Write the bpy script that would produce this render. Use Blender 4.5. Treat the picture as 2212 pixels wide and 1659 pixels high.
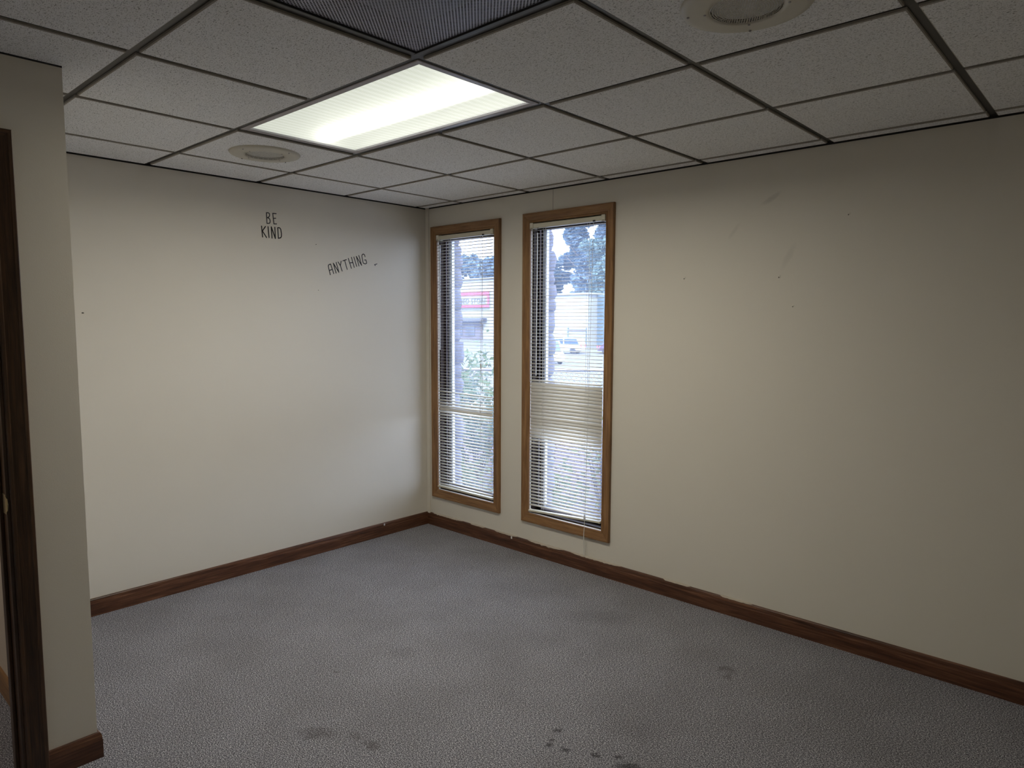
import bpy, bmesh, math, random
from mathutils import Vector, Matrix, noise as mnoise

random.seed(7)
for o in list(bpy.data.objects):
    bpy.data.objects.remove(o, do_unlink=True)
SC = bpy.context.scene
COL = SC.collection

# ------------------------------------------------------------------ camera
H = 2.3546                                   # height of the ceiling grid
cd = bpy.data.cameras.new('camera')
cd.sensor_width = 36.0
cd.lens = 1494.11 / 2212.0 * 36.0
cd.clip_start = 0.02
cd.clip_end = 500
cam = bpy.data.objects.new('camera', cd)
COL.objects.link(cam)
yaw, pit, rol = 2.3126, -0.0915, 0.0042
fw = Vector((math.cos(pit)*math.cos(yaw), math.cos(pit)*math.sin(yaw), math.sin(pit)))
rt = Vector((math.sin(yaw), -math.cos(yaw), 0))
up = rt.cross(fw)
r2 = math.cos(rol)*rt + math.sin(rol)*up
u2 = -math.sin(rol)*rt + math.cos(rol)*up
M = Matrix((r2, u2, -fw)).transposed().to_4x4()
M.translation = Vector((3.949, -3.3703, 1.538))
cam.matrix_world = M
SC.camera = cam

# ------------------------------------------------------------------ daylight
w = bpy.data.worlds.new('sky')
SC.world = w
w.use_nodes = True
bgn = w.node_tree.nodes['Background']
bgn.inputs['Color'].default_value = (0.70, 0.81, 1.0, 1)
bgn.inputs['Strength'].default_value = 7.5

sl = bpy.data.lights.new('sun', 'SUN')
sl.energy = 8.0
sl.angle = math.radians(2)
sl.color = (1.0, 0.96, 0.9)
so = bpy.data.objects.new('sun', sl)
so.rotation_euler = Vector((-0.55, 0.75, -0.95)).to_track_quat('-Z', 'Y').to_euler()
COL.objects.link(so)

LAMP_W = 22.0                                # ceiling fixture
HALL_W = 7.0                                # lamp of the room behind the doorway

SC.view_settings.view_transform = 'Standard'
SC.view_settings.look = 'None'
SC.view_settings.exposure = 0.0
SC.view_settings.gamma = 1.0
SC.view_settings.use_curve_mapping = False

# ------------------------------------------------------------------ helpers
def tag(o, label=None, cat=None, group=None, kind=None):
    if label: o['label'] = label
    if cat: o['category'] = cat
    if group: o['group'] = group
    if kind: o['kind'] = kind
    return o

def empty(name, loc=(0, 0, 0), rz=0.0, parent=None):
    o = bpy.data.objects.new(name, None)
    o.location = loc
    o.rotation_euler = (0, 0, rz)
    o.empty_display_size = 0.05
    COL.objects.link(o)
    if parent: o.parent = parent
    return o

def link(name, me, mat=None, parent=None, loc=(0, 0, 0), smooth=False):
    o = bpy.data.objects.new(name, me)
    COL.objects.link(o)
    o.location = loc
    if mat and not me.materials: me.materials.append(mat)
    if parent: o.parent = parent
    if smooth:
        for p in me.polygons: p.use_smooth = True
    return o

def mesh(name, verts, faces):
    me = bpy.data.meshes.new(name)
    me.from_pydata([tuple(v) for v in verts], [], faces)
    me.update()
    return me

class MB:
    def __init__(s): s.v = []; s.f = []
    def add(s, vs, fs):
        b = len(s.v); s.v += [tuple(v) for v in vs]
        s.f += [tuple(b+i for i in f) for f in fs]; return s
    def box(s, x0, x1, y0, y1, z0, z1):
        return s.add([(x0,y0,z0),(x1,y0,z0),(x1,y1,z0),(x0,y1,z0),(x0,y0,z1),(x1,y0,z1),(x1,y1,z1),(x0,y1,z1)],
              [(3,2,1,0),(4,5,6,7),(0,1,5,4),(1,2,6,5),(2,3,7,6),(3,0,4,7)])
    def tube(s, pts, r, n=8):
        pts = [Vector(p) for p in pts]; rings = []
        for i, p in enumerate(pts):
            a = pts[max(i-1,0)]; b = pts[min(i+1,len(pts)-1)]
            d = (b-a).normalized()
            t = Vector((0,0,1)) if abs(d.z) < .9 else Vector((1,0,0))
            u = d.cross(t).normalized(); v = d.cross(u)
            rr = r[i] if isinstance(r, (list, tuple)) else r
            rings.append([p + rr*(math.cos(2*math.pi*k/n)*u + math.sin(2*math.pi*k/n)*v) for k in range(n)])
        vs = [q for rg in rings for q in rg]; fs = []
        for i in range(len(pts)-1):
            for k in range(n):
                fs.append((i*n+k, i*n+(k+1)%n, (i+1)*n+(k+1)%n, (i+1)*n+k))
        fs.append(tuple(range(n))[::-1]); fs.append(tuple((len(pts)-1)*n+k for k in range(n)))
        return s.add(vs, fs)
    def lathe(s, prof, c=(0,0,0), n=48):
        vs = []; fs = []; m = len(prof)
        for k in range(n):
            a = 2*math.pi*k/n
            for r, z in prof: vs.append((c[0]+r*math.cos(a), c[1]+r*math.sin(a), c[2]+z))
        for k in range(n):
            for i in range(m-1):
                fs.append((k*m+i, ((k+1)%n)*m+i, ((k+1)%n)*m+i+1, k*m+i+1))
        return s.add(vs, fs)
    def build(s, name, mat, parent=None, loc=(0,0,0), smooth=False, bevel=0.0):
        me = mesh(name, s.v, s.f)
        bm = bmesh.new(); bm.from_mesh(me)
        bmesh.ops.recalc_face_normals(bm, faces=bm.faces)
        bm.to_mesh(me); bm.free()
        o = link(name, me, mat, parent, loc, smooth)
        if bevel:
            b = o.modifiers.new('bevel', 'BEVEL'); b.width = bevel; b.segments = 2; b.limit_method = 'ANGLE'
        return o

def prism(prof, axis, a, b, cutA=0.0, cutB=0.0, pivot=0.0):
    """profile in 2-D extruded along an axis; vertices (u, v); cut = mitre slope on u"""
    mb = MB(); n = len(prof); vs = []
    for end, cut in ((a, cutA), (b, cutB)):
        for (u, v) in prof: vs.append((u, v, end + cut*(u-pivot)))
    fs = [tuple(range(n))[::-1], tuple(range(n, 2*n))]
    for i in range(n): fs.append((i, (i+1) % n, n+(i+1) % n, n+i))
    out = []
    for (u, v, t) in vs:
        out.append(axis(u, v, t))
    return mb.add(out, fs)

def wall_mesh(us, zs, holes, t0, t1, conv):
    """slab with rectangular holes: cells over (u, z), thickness t0..t1; conv(u,t,z)->xyz"""
    us = sorted(set(us + [h[k] for h in holes for k in (0, 1)]))
    zs = sorted(set(zs + [h[k] for h in holes for k in (2, 3)]))
    def solid(i, j):
        if i < 0 or j < 0 or i >= len(us)-1 or j >= len(zs)-1: return False
        cu = (us[i]+us[i+1])/2; cz = (zs[j]+zs[j+1])/2
        return not any(h[0] < cu < h[1] and h[2] < cz < h[3] for h in holes)
    mb = MB()
    def q(pts): mb.add([conv(*p) for p in pts], [(0, 1, 2, 3)])
    for i in range(len(us)-1):
        for j in range(len(zs)-1):
            if not solid(i, j): continue
            a, b, c, d = us[i], us[i+1], zs[j], zs[j+1]
            q([(a,t0,c),(b,t0,c),(b,t0,d),(a,t0,d)]); q([(a,t1,c),(a,t1,d),(b,t1,d),(b,t1,c)])
            if not solid(i-1, j): q([(a,t0,c),(a,t0,d),(a,t1,d),(a,t1,c)])
            if not solid(i+1, j): q([(b,t0,c),(b,t1,c),(b,t1,d),(b,t0,d)])
            if not solid(i, j-1): q([(a,t0,c),(a,t1,c),(b,t1,c),(b,t0,c)])
            if not solid(i, j+1): q([(a,t0,d),(b,t0,d),(b,t1,d),(a,t1,d)])
    return mb

# ------------------------------------------------------------------ materials
class NT:
    def __init__(s, name):
        s.m = bpy.data.materials.new(name); s.m.use_nodes = True
        s.t = s.m.node_tree; s.p = s.t.nodes['Principled BSDF']; s.out = s.t.nodes['Material Output']
    def n(s, typ, **kw):
        nd = s.t.nodes.new(typ)
        for k, v in kw.items():
            if k in nd.inputs: 
                if isinstance(v, bpy.types.NodeSocket): s.t.links.new(v, nd.inputs[k])
                else: nd.inputs[k].default_value = v
            else: setattr(nd, k, v)
        return nd
    def l(s, a, b): s.t.links.new(a, b)
    def ramp(s, fac, stops):
        r = s.n('ShaderNodeValToRGB'); s.l(fac, r.inputs[0]); e = r.color_ramp.elements
        while len(e) < len(stops): e.new(0.5)
        for el, (p, c) in zip(e, stops):
            el.position = p; el.color = (c if len(c) == 4 else (*c, 1)) if not isinstance(c, (int, float)) else (c, c, c, 1)
        return r.outputs[0]
    def mapping(s, vec, loc=(0,0,0), rot=(0,0,0), scale=(1,1,1), typ='POINT'):
        mp = s.n('ShaderNodeMapping'); mp.vector_type = typ; s.l(vec, mp.inputs[0])
        mp.inputs['Location'].default_value = loc; mp.inputs['Rotation'].default_value = rot; mp.inputs['Scale'].default_value = scale
        return mp.outputs[0]
    def noise(s, vec, scale, detail=2.0, rough=0.5, dist=0.0, out=0):
        nd = s.n('ShaderNodeTexNoise'); s.l(vec, nd.inputs['Vector'])
        nd.inputs['Scale'].default_value = scale; nd.inputs['Detail'].default_value = detail
        nd.inputs['Roughness'].default_value = rough; nd.inputs['Distortion'].default_value = dist
        return nd.outputs[out]
    def mix(s, fac, a, b, blend='MIX'):
        m = s.n('ShaderNodeMix', data_type='RGBA', blend_type=blend)
        for sock, v in ((m.inputs[0], fac), (m.inputs[6], a), (m.inputs[7], b)):
            if isinstance(v, bpy.types.NodeSocket): s.l(v, sock)
            else: sock.default_value = v if isinstance(v, (int, float)) else (v if len(v) == 4 else (*v, 1))
        return m.outputs[2]
    def math(s, op, a, b=0.0):
        m = s.n('ShaderNodeMath', operation=op)
        for i, v in enumerate((a, b)):
            if isinstance(v, bpy.types.NodeSocket): s.l(v, m.inputs[i])
            else: m.inputs[i].default_value = v
        return m.outputs[0]
    def bump(s, h, strength=0.3, dist=0.002):
        b = s.n('ShaderNodeBump'); b.inputs['Strength'].default_value = strength; b.inputs['Distance'].default_value = dist
        s.l(h, b.inputs['Height']); s.l(b.outputs[0], s.p.inputs['Normal'])
    def set(s, col=None, rough=None, metal=None, spec=None):
        for k, v in (('Base Color', col), ('Roughness', rough), ('Metallic', metal), ('Specular IOR Level', spec)):
            if v is None: continue
            if isinstance(v, bpy.types.NodeSocket): s.l(v, s.p.inputs[k])
            else: s.p.inputs[k].default_value = (v if len(v) == 4 else (*v, 1)) if isinstance(v, tuple) else v
        return s
    def pos(s): return s.n('ShaderNodeNewGeometry').outputs['Position']
    def obj(s): return s.n('ShaderNodeTexCoord').outputs['Object']

def plain(name, col, rough=0.5, metal=0.0, spec=0.5, vary=0.06, scale=30, bump=0.0):
    t = NT(name); v = t.obj()
    f = t.noise(v, scale, 3)
    t.set(t.mix(f, tuple(c*(1-vary) for c in col), tuple(min(1, c*(1+vary)) for c in col)), rough, metal, spec)
    if bump: t.bump(f, bump, 0.001)
    return t.m

def spot(t, vec, c, r, rot=(0, 0, 0), soft=0.5, wob=0.0, wobs=25.0):
    """0..1 mask of an irregular elliptic mark, centre c, half sizes r"""
    if wob:
        nz = t.n('ShaderNodeVectorMath', operation='SUBTRACT'); t.l(t.noise(vec, wobs, 3, out=1), nz.inputs[0]); nz.inputs[1].default_value = (.5, .5, .5)
        sc = t.n('ShaderNodeVectorMath', operation='SCALE'); t.l(nz.outputs[0], sc.inputs[0]); sc.inputs['Scale'].default_value = wob
        ad = t.n('ShaderNodeVectorMath', operation='ADD'); t.l(vec, ad.inputs[0]); t.l(sc.outputs[0], ad.inputs[1]); vec = ad.outputs[0]
    mp = t.mapping(vec, c, rot, r, 'TEXTURE')
    ln = t.n('ShaderNodeVectorMath', operation='LENGTH'); t.l(mp, ln.inputs[0])
    return t.ramp(ln.outputs['Value'], [(0.0, 1.0), (1.0-soft*.5, 0.75), (1.0, 0.0)])

WALLC = (0.735, 0.690, 0.608)
def wall_paint(name, col, smudges=()):
    t = NT(name); v = t.pos()
    big = t.noise(v, 1.3, 3, .6)
    c = t.mix(big, tuple(x*.965 for x in col), tuple(x*1.03 for x in col))
    for (cc, rr, rot, amt, soft) in smudges:
        m = spot(t, v, cc, rr, rot, soft, .02, 14)
        c = t.mix(t.math('MULTIPLY', m, amt), c, tuple(x*.42 for x in col))
    t.set(c, 0.55, 0, 0.35)
    t.bump(t.noise(v, 260, 3, .6), .16, .0012)
    return t.m

M_wall = wall_paint('greige wall paint', WALLC)
M_wallw = wall_paint('greige wall paint with scuffs', WALLC, [
    ((2.563, 0, 2.134), (.062, .2, .016), (0, -.52, 0), .30, 1.0),
    ((2.375, 0, 1.992), (.055, .2, .013), (0, -.87, 0), .16, 1.0),
    ((2.655, 0, 1.850), (.080, .2, .020), (0, -1.10, 0), .16, 1.0)])
M_hallwall = wall_paint('pale peach wall paint', (.62, .53, .45))

def carpet():
    t = NT('grey loop carpet'); v = t.pos()
    f1 = t.noise(v, 250, 2.0, .6)
    f2 = t.noise(t.mapping(v, (3, 1, 0), (0, 0, .6), (1, 1.7, 1)), 150, 2, .6)
    f = t.math('ADD', t.math('MULTIPLY', f1, .6), t.math('MULTIPLY', f2, .4))
    c = t.ramp(f, [(.39, (.038, .038, .045)), (.475, (.168, .166, .190)), (.54, (.330, .326, .362)), (.63, (.80, .79, .83))])
    big = t.noise(v, 2.4, 4, .6)
    c = t.mix(t.math('MULTIPLY', t.ramp(big, [(.36, 1.0), (.62, 0.0)]), .20), c, (.085, .076, .070), 'MIX')
    br = [((1.76, -2.05, 0), (.085, .05, 1), .6, .55), ((1.97, -1.955, 0), (.045, .04, 1), .2, .6), ((1.88, -1.95, 0), (.05, .035, 1), .3, .35),
          ((2.66, -.55, 0), (.05, .035, 1), .9, .6), ((2.70, -.60, 0), (.025, .04, 1), .4, .5), ((1.42, -1.75, 0), (.012, .012, 1), 0, .8),
          ((1.495, -1.436, 0), (.10, .07, 1), .6, .22), ((1.95, -.49, 0), (.22, .12, 1), .7, .22), ((2.62, -1.22, 0), (.16, .10, 1), .5, .25)]
    for (cc, rr, rz, a) in br:
        c = t.mix(t.math('MULTIPLY', spot(t, v, cc, rr, (0, 0, rz), 1.0, .09, 28), a*.85), c, (.060, .050, .047))
    bk = [((2.405, -1.422, 0), (.024, .014, 1), .7), ((2.428, -1.485, 0), (.012, .010, 1), 0), ((2.439, -1.512, 0), (.014, .022, 1), .3), ((2.502, -1.497, 0), (.026, .013, 1), .6),
          ((2.72, -1.425, 0), (.060, .030, 1), .75), ((2.665, -1.40, 0), (.026, .014, 1), .5), ((2.60, -1.45, 0), (.03, .012, 1), .4)]
    for (cc, rr, rz) in bk:
        c = t.mix(t.math('MULTIPLY', spot(t, v, cc, rr, (0, 0, rz), 1.0, .045, 70), .78), c, (.026, .024, .026))
    t.set(c, .95, 0, .1)
    t.bump(f1, .8, .004)
    return t.m
M_carpet = carpet()

def wood(name, dark, mid, light, axis=2, scale=1.0, rough=.42, spec=.45):
    t = NT(name); v = t.pos()
    s = [16*scale]*3; s[axis] = 1.1*scale
    g = t.noise(t.mapping(v, (0, 0, 0), (0, 0, 0), tuple(s)), 3.2, 5, .62, .6)
    s2 = [60*scale]*3; s2[axis] = 2.2*scale
    g2 = t.noise(t.mapping(v, (1, 2, 3), (0, 0, 0), tuple(s2)), 4.0, 3, .6)
    f = t.math('ADD', t.math('MULTIPLY', g, .65), t.math('MULTIPLY', g2, .35))
    t.set(t.ramp(f, [(.32, dark), (.50, mid), (.68, light)]), rough, 0, spec)
    t.bump(g2, .12, .0008)
    return t.m
OAK = ((.128, .058, .022), (.255, .130, .050), (.365, .200, .084))
M_oak_v = wood('stained oak upright', *OAK, axis=2)
M_jamb = plain('jamb wood with painted shade', (.030, .016, .012), .5, 0, .3, .25, 40)  # shade of the window recess painted into jamb and stool colour
M_oak_h = wood('stained oak level', *OAK, axis=0)
WAL = ((.026, .010, .006), (.100, .040, .021), (.210, .098, .052))
M_base_x = wood('dark stained baseboard along window wall', *WAL, axis=0, rough=.35)
M_base_y = wood('dark stained baseboard along side wall', *WAL, axis=1, rough=.35)
DOOR = ((.020, .010, .005), (.058, .029, .014), (.115, .058, .028))
M_door_v = wood('dark stained door trim', *DOOR, axis=2, rough=.35)
M_door_y = wood('dark stained door head', *DOOR, axis=1, rough=.35)

def tile_mat():
    t = NT('fissured ceiling tile')
    tc = t.obj(); rnd = t.n('ShaderNodeObjectInfo').outputs['Random']
    cm = t.n('ShaderNodeCombineXYZ'); t.l(t.math('MULTIPLY', rnd, 37.0), cm.inputs[0]); t.l(t.math('MULTIPLY', rnd, 91.0), cm.inputs[1])
    ad = t.n('ShaderNodeVectorMath', operation='ADD'); t.l(tc, ad.inputs[0]); t.l(cm.outputs[0], ad.inputs[1]); v = ad.outputs[0]
    a = t.noise(t.mapping(v, (0, 0, 0), (0, 0, .5), (1, 2.0, 1)), 135, 2.0, .55, .9)
    b = t.noise(t.mapping(v, (5, 2, 0), (0, 0, -.25), (1, 1.6, 1)), 215, 1.0, .5, .6)
    da = t.ramp(a, [(.60, 0.0), (.665, 1.0)]); db = t.ramp(b, [(.62, 0.0), (.675, 1.0)])
    d = t.math('MAXIMUM', da, t.math('MULTIPLY', db, .8))
    fine = t.noise(v, 320, 2)
    c = t.mix(fine, (.87, .87, .88), (.94, .94, .95))
    c = t.mix(t.math('MULTIPLY', d, .78), c, (.15, .145, .14))
    t.set(c, .95, 0, .1)
    t.bump(t.math('SUBTRACT', t.math('MULTIPLY', fine, .25), d), .55, .002)
    return t.m
M_tile = tile_mat()
M_tile_side = plain('grey tile side', (.42, .39, .35), .95, 0, .1, .15, 200)  # side faces of the tiles, darker than their undersides
M_grid = plain('dark grey grid metal', (.022, .021, .022), .38, .3, .5, .08, 12)
M_frame = plain('greyish enamelled steel', (.36, .34, .37), .35, .2, .5, .05, 15)
M_white = plain('white enamel', (.80, .80, .78), .5)
M_cream = plain('cream vinyl', (.68, .64, .52), .38, 0, .45, .04, 20)
M_slat = plain('ivory painted slat', (.86, .83, .76), .35, 0, .45, .03, 20)
M_cord = plain('white cord', (.74, .72, .68), .7, 0, .3, .08, 400)
M_wand = plain('clear acrylic wand', (.74, .75, .78), .2, 0, .6, .04, 50)
M_clip = plain('dark metal clip', (.05, .05, .05), .4, .5)
M_bronze = plain('dark bronze aluminium', (.016, .014, .017), .4, .3, .4, .1, 20)
M_alu = plain('pale aluminium bead', (.55, .53, .68), .4, .2, .5, .06, 30)
M_brass = plain('brass strike', (.62, .52, .32), .25, .9, .5, .08, 60)
M_dent = plain('dark pock mark', (.10, .09, .075), .8)
M_caulk = plain('smeared wall paint', (.46, .40, .33), .6, 0, .3, .10, 60)
M_black = plain('black vinyl', (.012, .010, .014), .5, 0, .3, .1, 90)
M_greyv = plain('charcoal grey vinyl', (.060, .060, .066), .5, 0, .3, .1, 90)
M_navy = plain('dark ink vinyl', (.016, .014, .022), .5, 0, .3, .1, 90)
M_speaker = plain('off white speaker enamel', (.56, .53, .46), .45, 0, .4, .03, 30)
M_void = plain('dark plenum', (.02, .02, .022), .9)

def perforated(name, col, pitch, frac, radial=False, metal=.0, rough=.45):
    t = NT(name); v = t.obj()
    if radial:
        sp = t.n('ShaderNodeSeparateXYZ'); t.l(v, sp.inputs[0])
        r = t.math('SQRT', t.math('ADD', t.math('MULTIPLY', sp.outputs[0], sp.outputs[0]), t.math('MULTIPLY', sp.outputs[1], sp.outputs[1])))
        k = t.math('ROUND', t.math('DIVIDE', r, pitch))
        dr = t.math('ABSOLUTE', t.math('SUBTRACT', t.math('DIVIDE', r, pitch), k))
        an = t.math('DIVIDE', t.math('ARCTAN2', sp.outputs[1], sp.outputs[0]), 2*math.pi)
        q = t.math('MULTIPLY', an, t.math('MULTIPLY', k, 6.0))
        da = t.math('ABSOLUTE', t.math('SUBTRACT', q, t.math('ROUND', q)))
        d = t.math('SQRT', t.math('ADD', t.math('MULTIPLY', dr, dr), t.math('MULTIPLY', da, da)))
    else:
        mp = t.mapping(v, (0, 0, 0), (0, 0, math.pi/4), (1/pitch, 1/pitch, 1))
        fr = t.n('ShaderNodeVectorMath', operation='FRACTION'); t.l(mp, fr.inputs[0])
        sb = t.n('ShaderNodeVectorMath', operation='SUBTRACT'); t.l(fr.outputs[0], sb.inputs[0]); sb.inputs[1].default_value = (.5, .5, 0)
        sp = t.n('ShaderNodeSeparateXYZ'); t.l(sb.outputs[0], sp.inputs[0])
        d = t.math('SQRT', t.math('ADD', t.math('MULTIPLY', sp.outputs[0], sp.outputs[0]), t.math('MULTIPLY', sp.outputs[1], sp.outputs[1])))
    hole = t.math('LESS_THAN', d, frac)
    t.set(col, rough, metal)
    tr = t.n('ShaderNodeBsdfTransparent'); mx = t.n('ShaderNodeMixShader')
    t.l(hole, mx.inputs[0]); t.l(t.p.outputs[0], mx.inputs[1]); t.l(tr.outputs[0], mx.inputs[2]); t.l(mx.outputs[0], t.out.inputs[0])
    return t.m
M_perf = perforated('perforated return air face', (.40, .41, .50), .0085, .36, False, .3, .4)
M_spkperf = perforated('perforated speaker face', (.50, .47, .41), .0062, .40, True)

def lens_mat():
    t = NT('ribbed acrylic lens'); v = t.obj()
    wv = t.n('ShaderNodeTexWave', wave_type='BANDS', bands_direction='X'); t.l(v, wv.inputs['Vector'])
    wv.inputs['Scale'].default_value = 42.0; wv.inputs['Distortion'].default_value = 0.0
    c = t.ramp(wv.outputs['Fac'], [(0.0, (.72, .76, .62)), (1.0, (.96, .99, .90))])
    em = t.n('ShaderNodeEmission'); t.l(c, em.inputs[0]); em.inputs[1].default_value = .88
    t.set((.9, .92, .88), .85); t.p.inputs['Transmission Weight'].default_value = 1.0; t.p.inputs['IOR'].default_value = 1.25
    mx = t.n('ShaderNodeMixShader'); mx.inputs[0].default_value = .35
    t.l(em.outputs[0], mx.inputs[1]); t.l(t.p.outputs[0], mx.inputs[2]); t.l(mx.outputs[0], t.out.inputs[0])
    return t.m
M_lens = lens_mat()
def emit(name, col, s):
    t = NT(name); em = t.n('ShaderNodeEmission'); em.inputs[0].default_value = (*col, 1); em.inputs[1].default_value = s
    t.l(em.outputs[0], t.out.inputs[0]); return t.m
M_tube = emit('lit fluorescent tube', (1, .99, .93), 9.0)

def glass_mat():
    t = NT('window glass with glare veil')  # translucent blue share puts a glare haze into the pane
    tr = t.n('ShaderNodeBsdfTransparent'); tr.inputs[0].default_value = (.97, .98, 1, 1)
    tl = t.n('ShaderNodeBsdfTranslucent'); tl.inputs[0].default_value = (.62, .74, 1, 1)
    gl = t.n('ShaderNodeBsdfGlossy'); gl.inputs['Roughness'].default_value = .02
    f = t.ramp(t.noise(t.pos(), 9, 4), [(.35, .048), (.7, .070)])
    m1 = t.n('ShaderNodeMixShader'); t.l(f, m1.inputs[0]); t.l(tr.outputs[0], m1.inputs[1]); t.l(tl.outputs[0], m1.inputs[2])
    m2 = t.n('ShaderNodeMixShader'); m2.inputs[0].default_value = .04; t.l(m1.outputs[0], m2.inputs[1]); t.l(gl.outputs[0], m2.inputs[2])
    t.l(m2.outputs[0], t.out.inputs[0]); return t.m
M_glass = glass_mat()

def stone_mat():
    t = NT('lavender grey field stone'); v = t.pos(); r = t.n('ShaderNodeObjectInfo').outputs['Random']
    c = t.mix(t.noise(v, 35, 5, .65), (.095, .090, .118), (.215, .203, .255))
    c = t.mix(t.math('MULTIPLY', r, .5), c, (.15, .14, .175))
    t.set(c, .85); t.bump(t.noise(v, 60, 5, .7), .6, .01); return t.m
M_stone = stone_mat()
M_mortar = plain('pale mortar', (.13, .125, .14), .9, 0, .2, .15, 80, .3)

def leaf_mat(name, a, b):
    t = NT(name); r = t.noise(t.pos(), 9.0, 3, .7)
    c = t.mix(r, a, b); t.set(c, .6)
    tl = t.n('ShaderNodeBsdfTranslucent'); t.l(c, tl.inputs[0])
    mx = t.n('ShaderNodeMixShader'); mx.inputs[0].default_value = .35
    t.l(t.p.outputs[0], mx.inputs[1]); t.l(tl.outputs[0], mx.inputs[2]); t.l(mx.outputs[0], t.out.inputs[0]); return t.m
M_leaf = leaf_mat('shrub leaves', (.030, .062, .022), (.12, .17, .065))
M_leaf2 = leaf_mat('sparse yellow green leaves', (.060, .100, .028), (.20, .24, .09))
M_tree = leaf_mat('foliage with painted blue haze', (.070, .120, .190), (.125, .195, .260))  # blue of the glare haze is mixed into the leaf colour
M_tree2 = leaf_mat('lighter green foliage', (.075, .135, .150), (.155, .235, .230))
M_bark = plain('grey brown bark', (.12, .10, .09), .9, 0, .2, .3, 14, .4)
M_litter = leaf_mat('dry leaf litter', (.055, .040, .042), (.16, .13, .135))
M_mulch = plain('purplish mulch', (.075, .062, .072), .95, 0, .1, .45, 45, .6)
M_pave = plain('pale concrete', (.105, .107, .105), .9, 0, .2, .06, .6)
M_bwhite = plain('white siding', (.24, .25, .25), .7, 0, .3, .03, .5)
M_teal = plain('blue grey siding', (.085, .125, .155), .7, 0, .3, .05, .5)
M_brick = plain('mauve storefront', (.11, .10, .125), .8, 0, .3, .12, 2)
M_glassd = plain('blue shop glass', (.05, .055, .085), .15, 0, .6, .1, 1)
M_red = plain('red sign band', (.26, .045, .085), .5, 0, .4, .04, 3)
M_signtxt = plain('dark sign lettering', (.06, .06, .08), .5)
M_carw = plain('white car paint', (.27, .28, .28), .25, 0, .6, .02, 2)
M_card = plain('plum car paint', (.10, .07, .14), .25, .1, .6, .05, 2)
M_carglass = plain('blue tinted car glass', (.04, .07, .16), .08, 0, .7, .1, 2)
M_tyre = plain('black tyre', (.025, .025, .03), .8)
M_tail = plain('red tail lamp', (.70, .10, .14), .3)
M_galv = plain('galvanised wire', (.13, .13, .15), .5, .2)

# ------------------------------------------------------------------ the shell
X1, Y1 = 4.85, -4.40                           # far ends of the room behind the camera
W1 = (.067, .760, .224, 2.208)               # casing outline of the windows (x0, x1, z0, z1)
W2 = (.962, 1.660, .218, 2.214)
CW = .060
def inner(w): return (w[0]+CW, w[1]-CW, w[2]+CW, w[3]-CW)
PX, PY = 1.318, -2.650                       # partition face and its end
PT = .118
DY0, DY1, DZ = -2.856, -3.68, 2.052          # doorway
HX = -1.1                                    # far side of the room behind the doorway
ZT = H - .0085                               # face of the tiles

fl = MB().box(HX-.2, X1+.1, Y1-.1, .06, -.08, 0).build('floor', M_carpet); tag(fl, 'grey speckled loop carpet with dark stains', kind='structure')
ww = wall_mesh([HX-.2, X1+.1], [0, H+.25], [(*inner(W1)[:2], *inner(W1)[2:]), (*inner(W2)[:2], *inner(W2)[2:])], 0, .10, lambda u, t, z: (u, t, z)).build('wall_window', M_wallw)
tag(ww, 'greige painted wall with two tall narrow windows', kind='structure')
wl = MB().box(-.12, 0, PY, 0, 0, H+.25).build('wall_left', M_wall); tag(wl, 'greige wall with leftover vinyl words', kind='structure')
wr = MB().box(X1, X1+.12, Y1, 0, 0, H+.25).build('wall_right', M_wall); tag(wr, 'greige end wall', kind='structure')
wb = MB().box(HX, X1, Y1-.12, Y1, 0, H+.25).build('wall_back', M_wall); tag(wb, 'greige wall behind the viewer', kind='structure')
wa = MB().box(HX, PX-PT, PY-PT-.002, PY, 0, ZT).build('wall_alcove', M_wall); tag(wa, 'end wall of the recess', kind='structure')
wa.data.materials.append(M_hallwall)
for p in wa.data.polygons:
    if p.normal.y < -.9: p.material_index = 1
wp = wall_mesh([PY, Y1], [0, ZT], [(DY1, DY0, -.01, DZ)], PX-PT, PX, lambda u, t, z: (t, u, z)).build('wall_partition', M_wall)
tag(wp, 'greige partition wall with a doorway at the left', kind='structure')
wh = MB().box(HX-.12, HX, Y1, PY, 0, H+.25).build('wall_hall', M_hallwall); tag(wh, 'far wall of the adjoining room', kind='structure')

# ---- ceiling: deck, tees, tiles
XI = [.3971, 1.0097, 1.6122, 2.2166, 2.8321, 3.4461, 4.0557, 4.6653]
YJ = [-.1025, -.7005, -1.3059, -1.9225, -2.5382, -3.1478, -3.7574]
ce = MB().box(HX-.2, X1+.12, Y1-.12, .34, H+.16, H+.30).build('ceiling', M_void); tag(ce, 'suspended ceiling of fissured white tiles on a dark grid', kind='structure')
FW = .0125                                    # half width of a tee
def tee(name, x0, x1, y0, y1): return MB().box(x0, x1, y0, y1, H, H+.0015).box((x0+x1)/2-.002 if x1-x0 < .1 else x0, (x0+x1)/2+.002 if x1-x0 < .1 else x1, (y0+y1)/2-.002 if y1-y0 < .1 else y0, (y0+y1)/2+.002 if y1-y0 < .1 else y1, H+.0015, H+.03).build(name, M_grid, ce)
for x in XI:
    if x == XI[2]:                           # interrupted by the lamp
        tee('main_tee', x-FW, x+FW, YJ[2]+FW, 0); tee('main_tee', x-FW, x+FW, Y1, YJ[3]-FW)
    else: tee('main_tee', x-FW, x+FW, Y1, 0)
edges = [HX] + [0.0] + XI + [X1]
for y in YJ:
    for a, b in zip(edges[1:-1], edges[2:]):
        ga = 0 if y in (YJ[2], YJ[3]) and a == XI[2] else FW
        gb = 0 if y in (YJ[2], YJ[3]) and b == XI[2] else FW
        tee('cross_tee', a+(ga if a else 0), b-gb, y-FW, y+FW)
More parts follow.
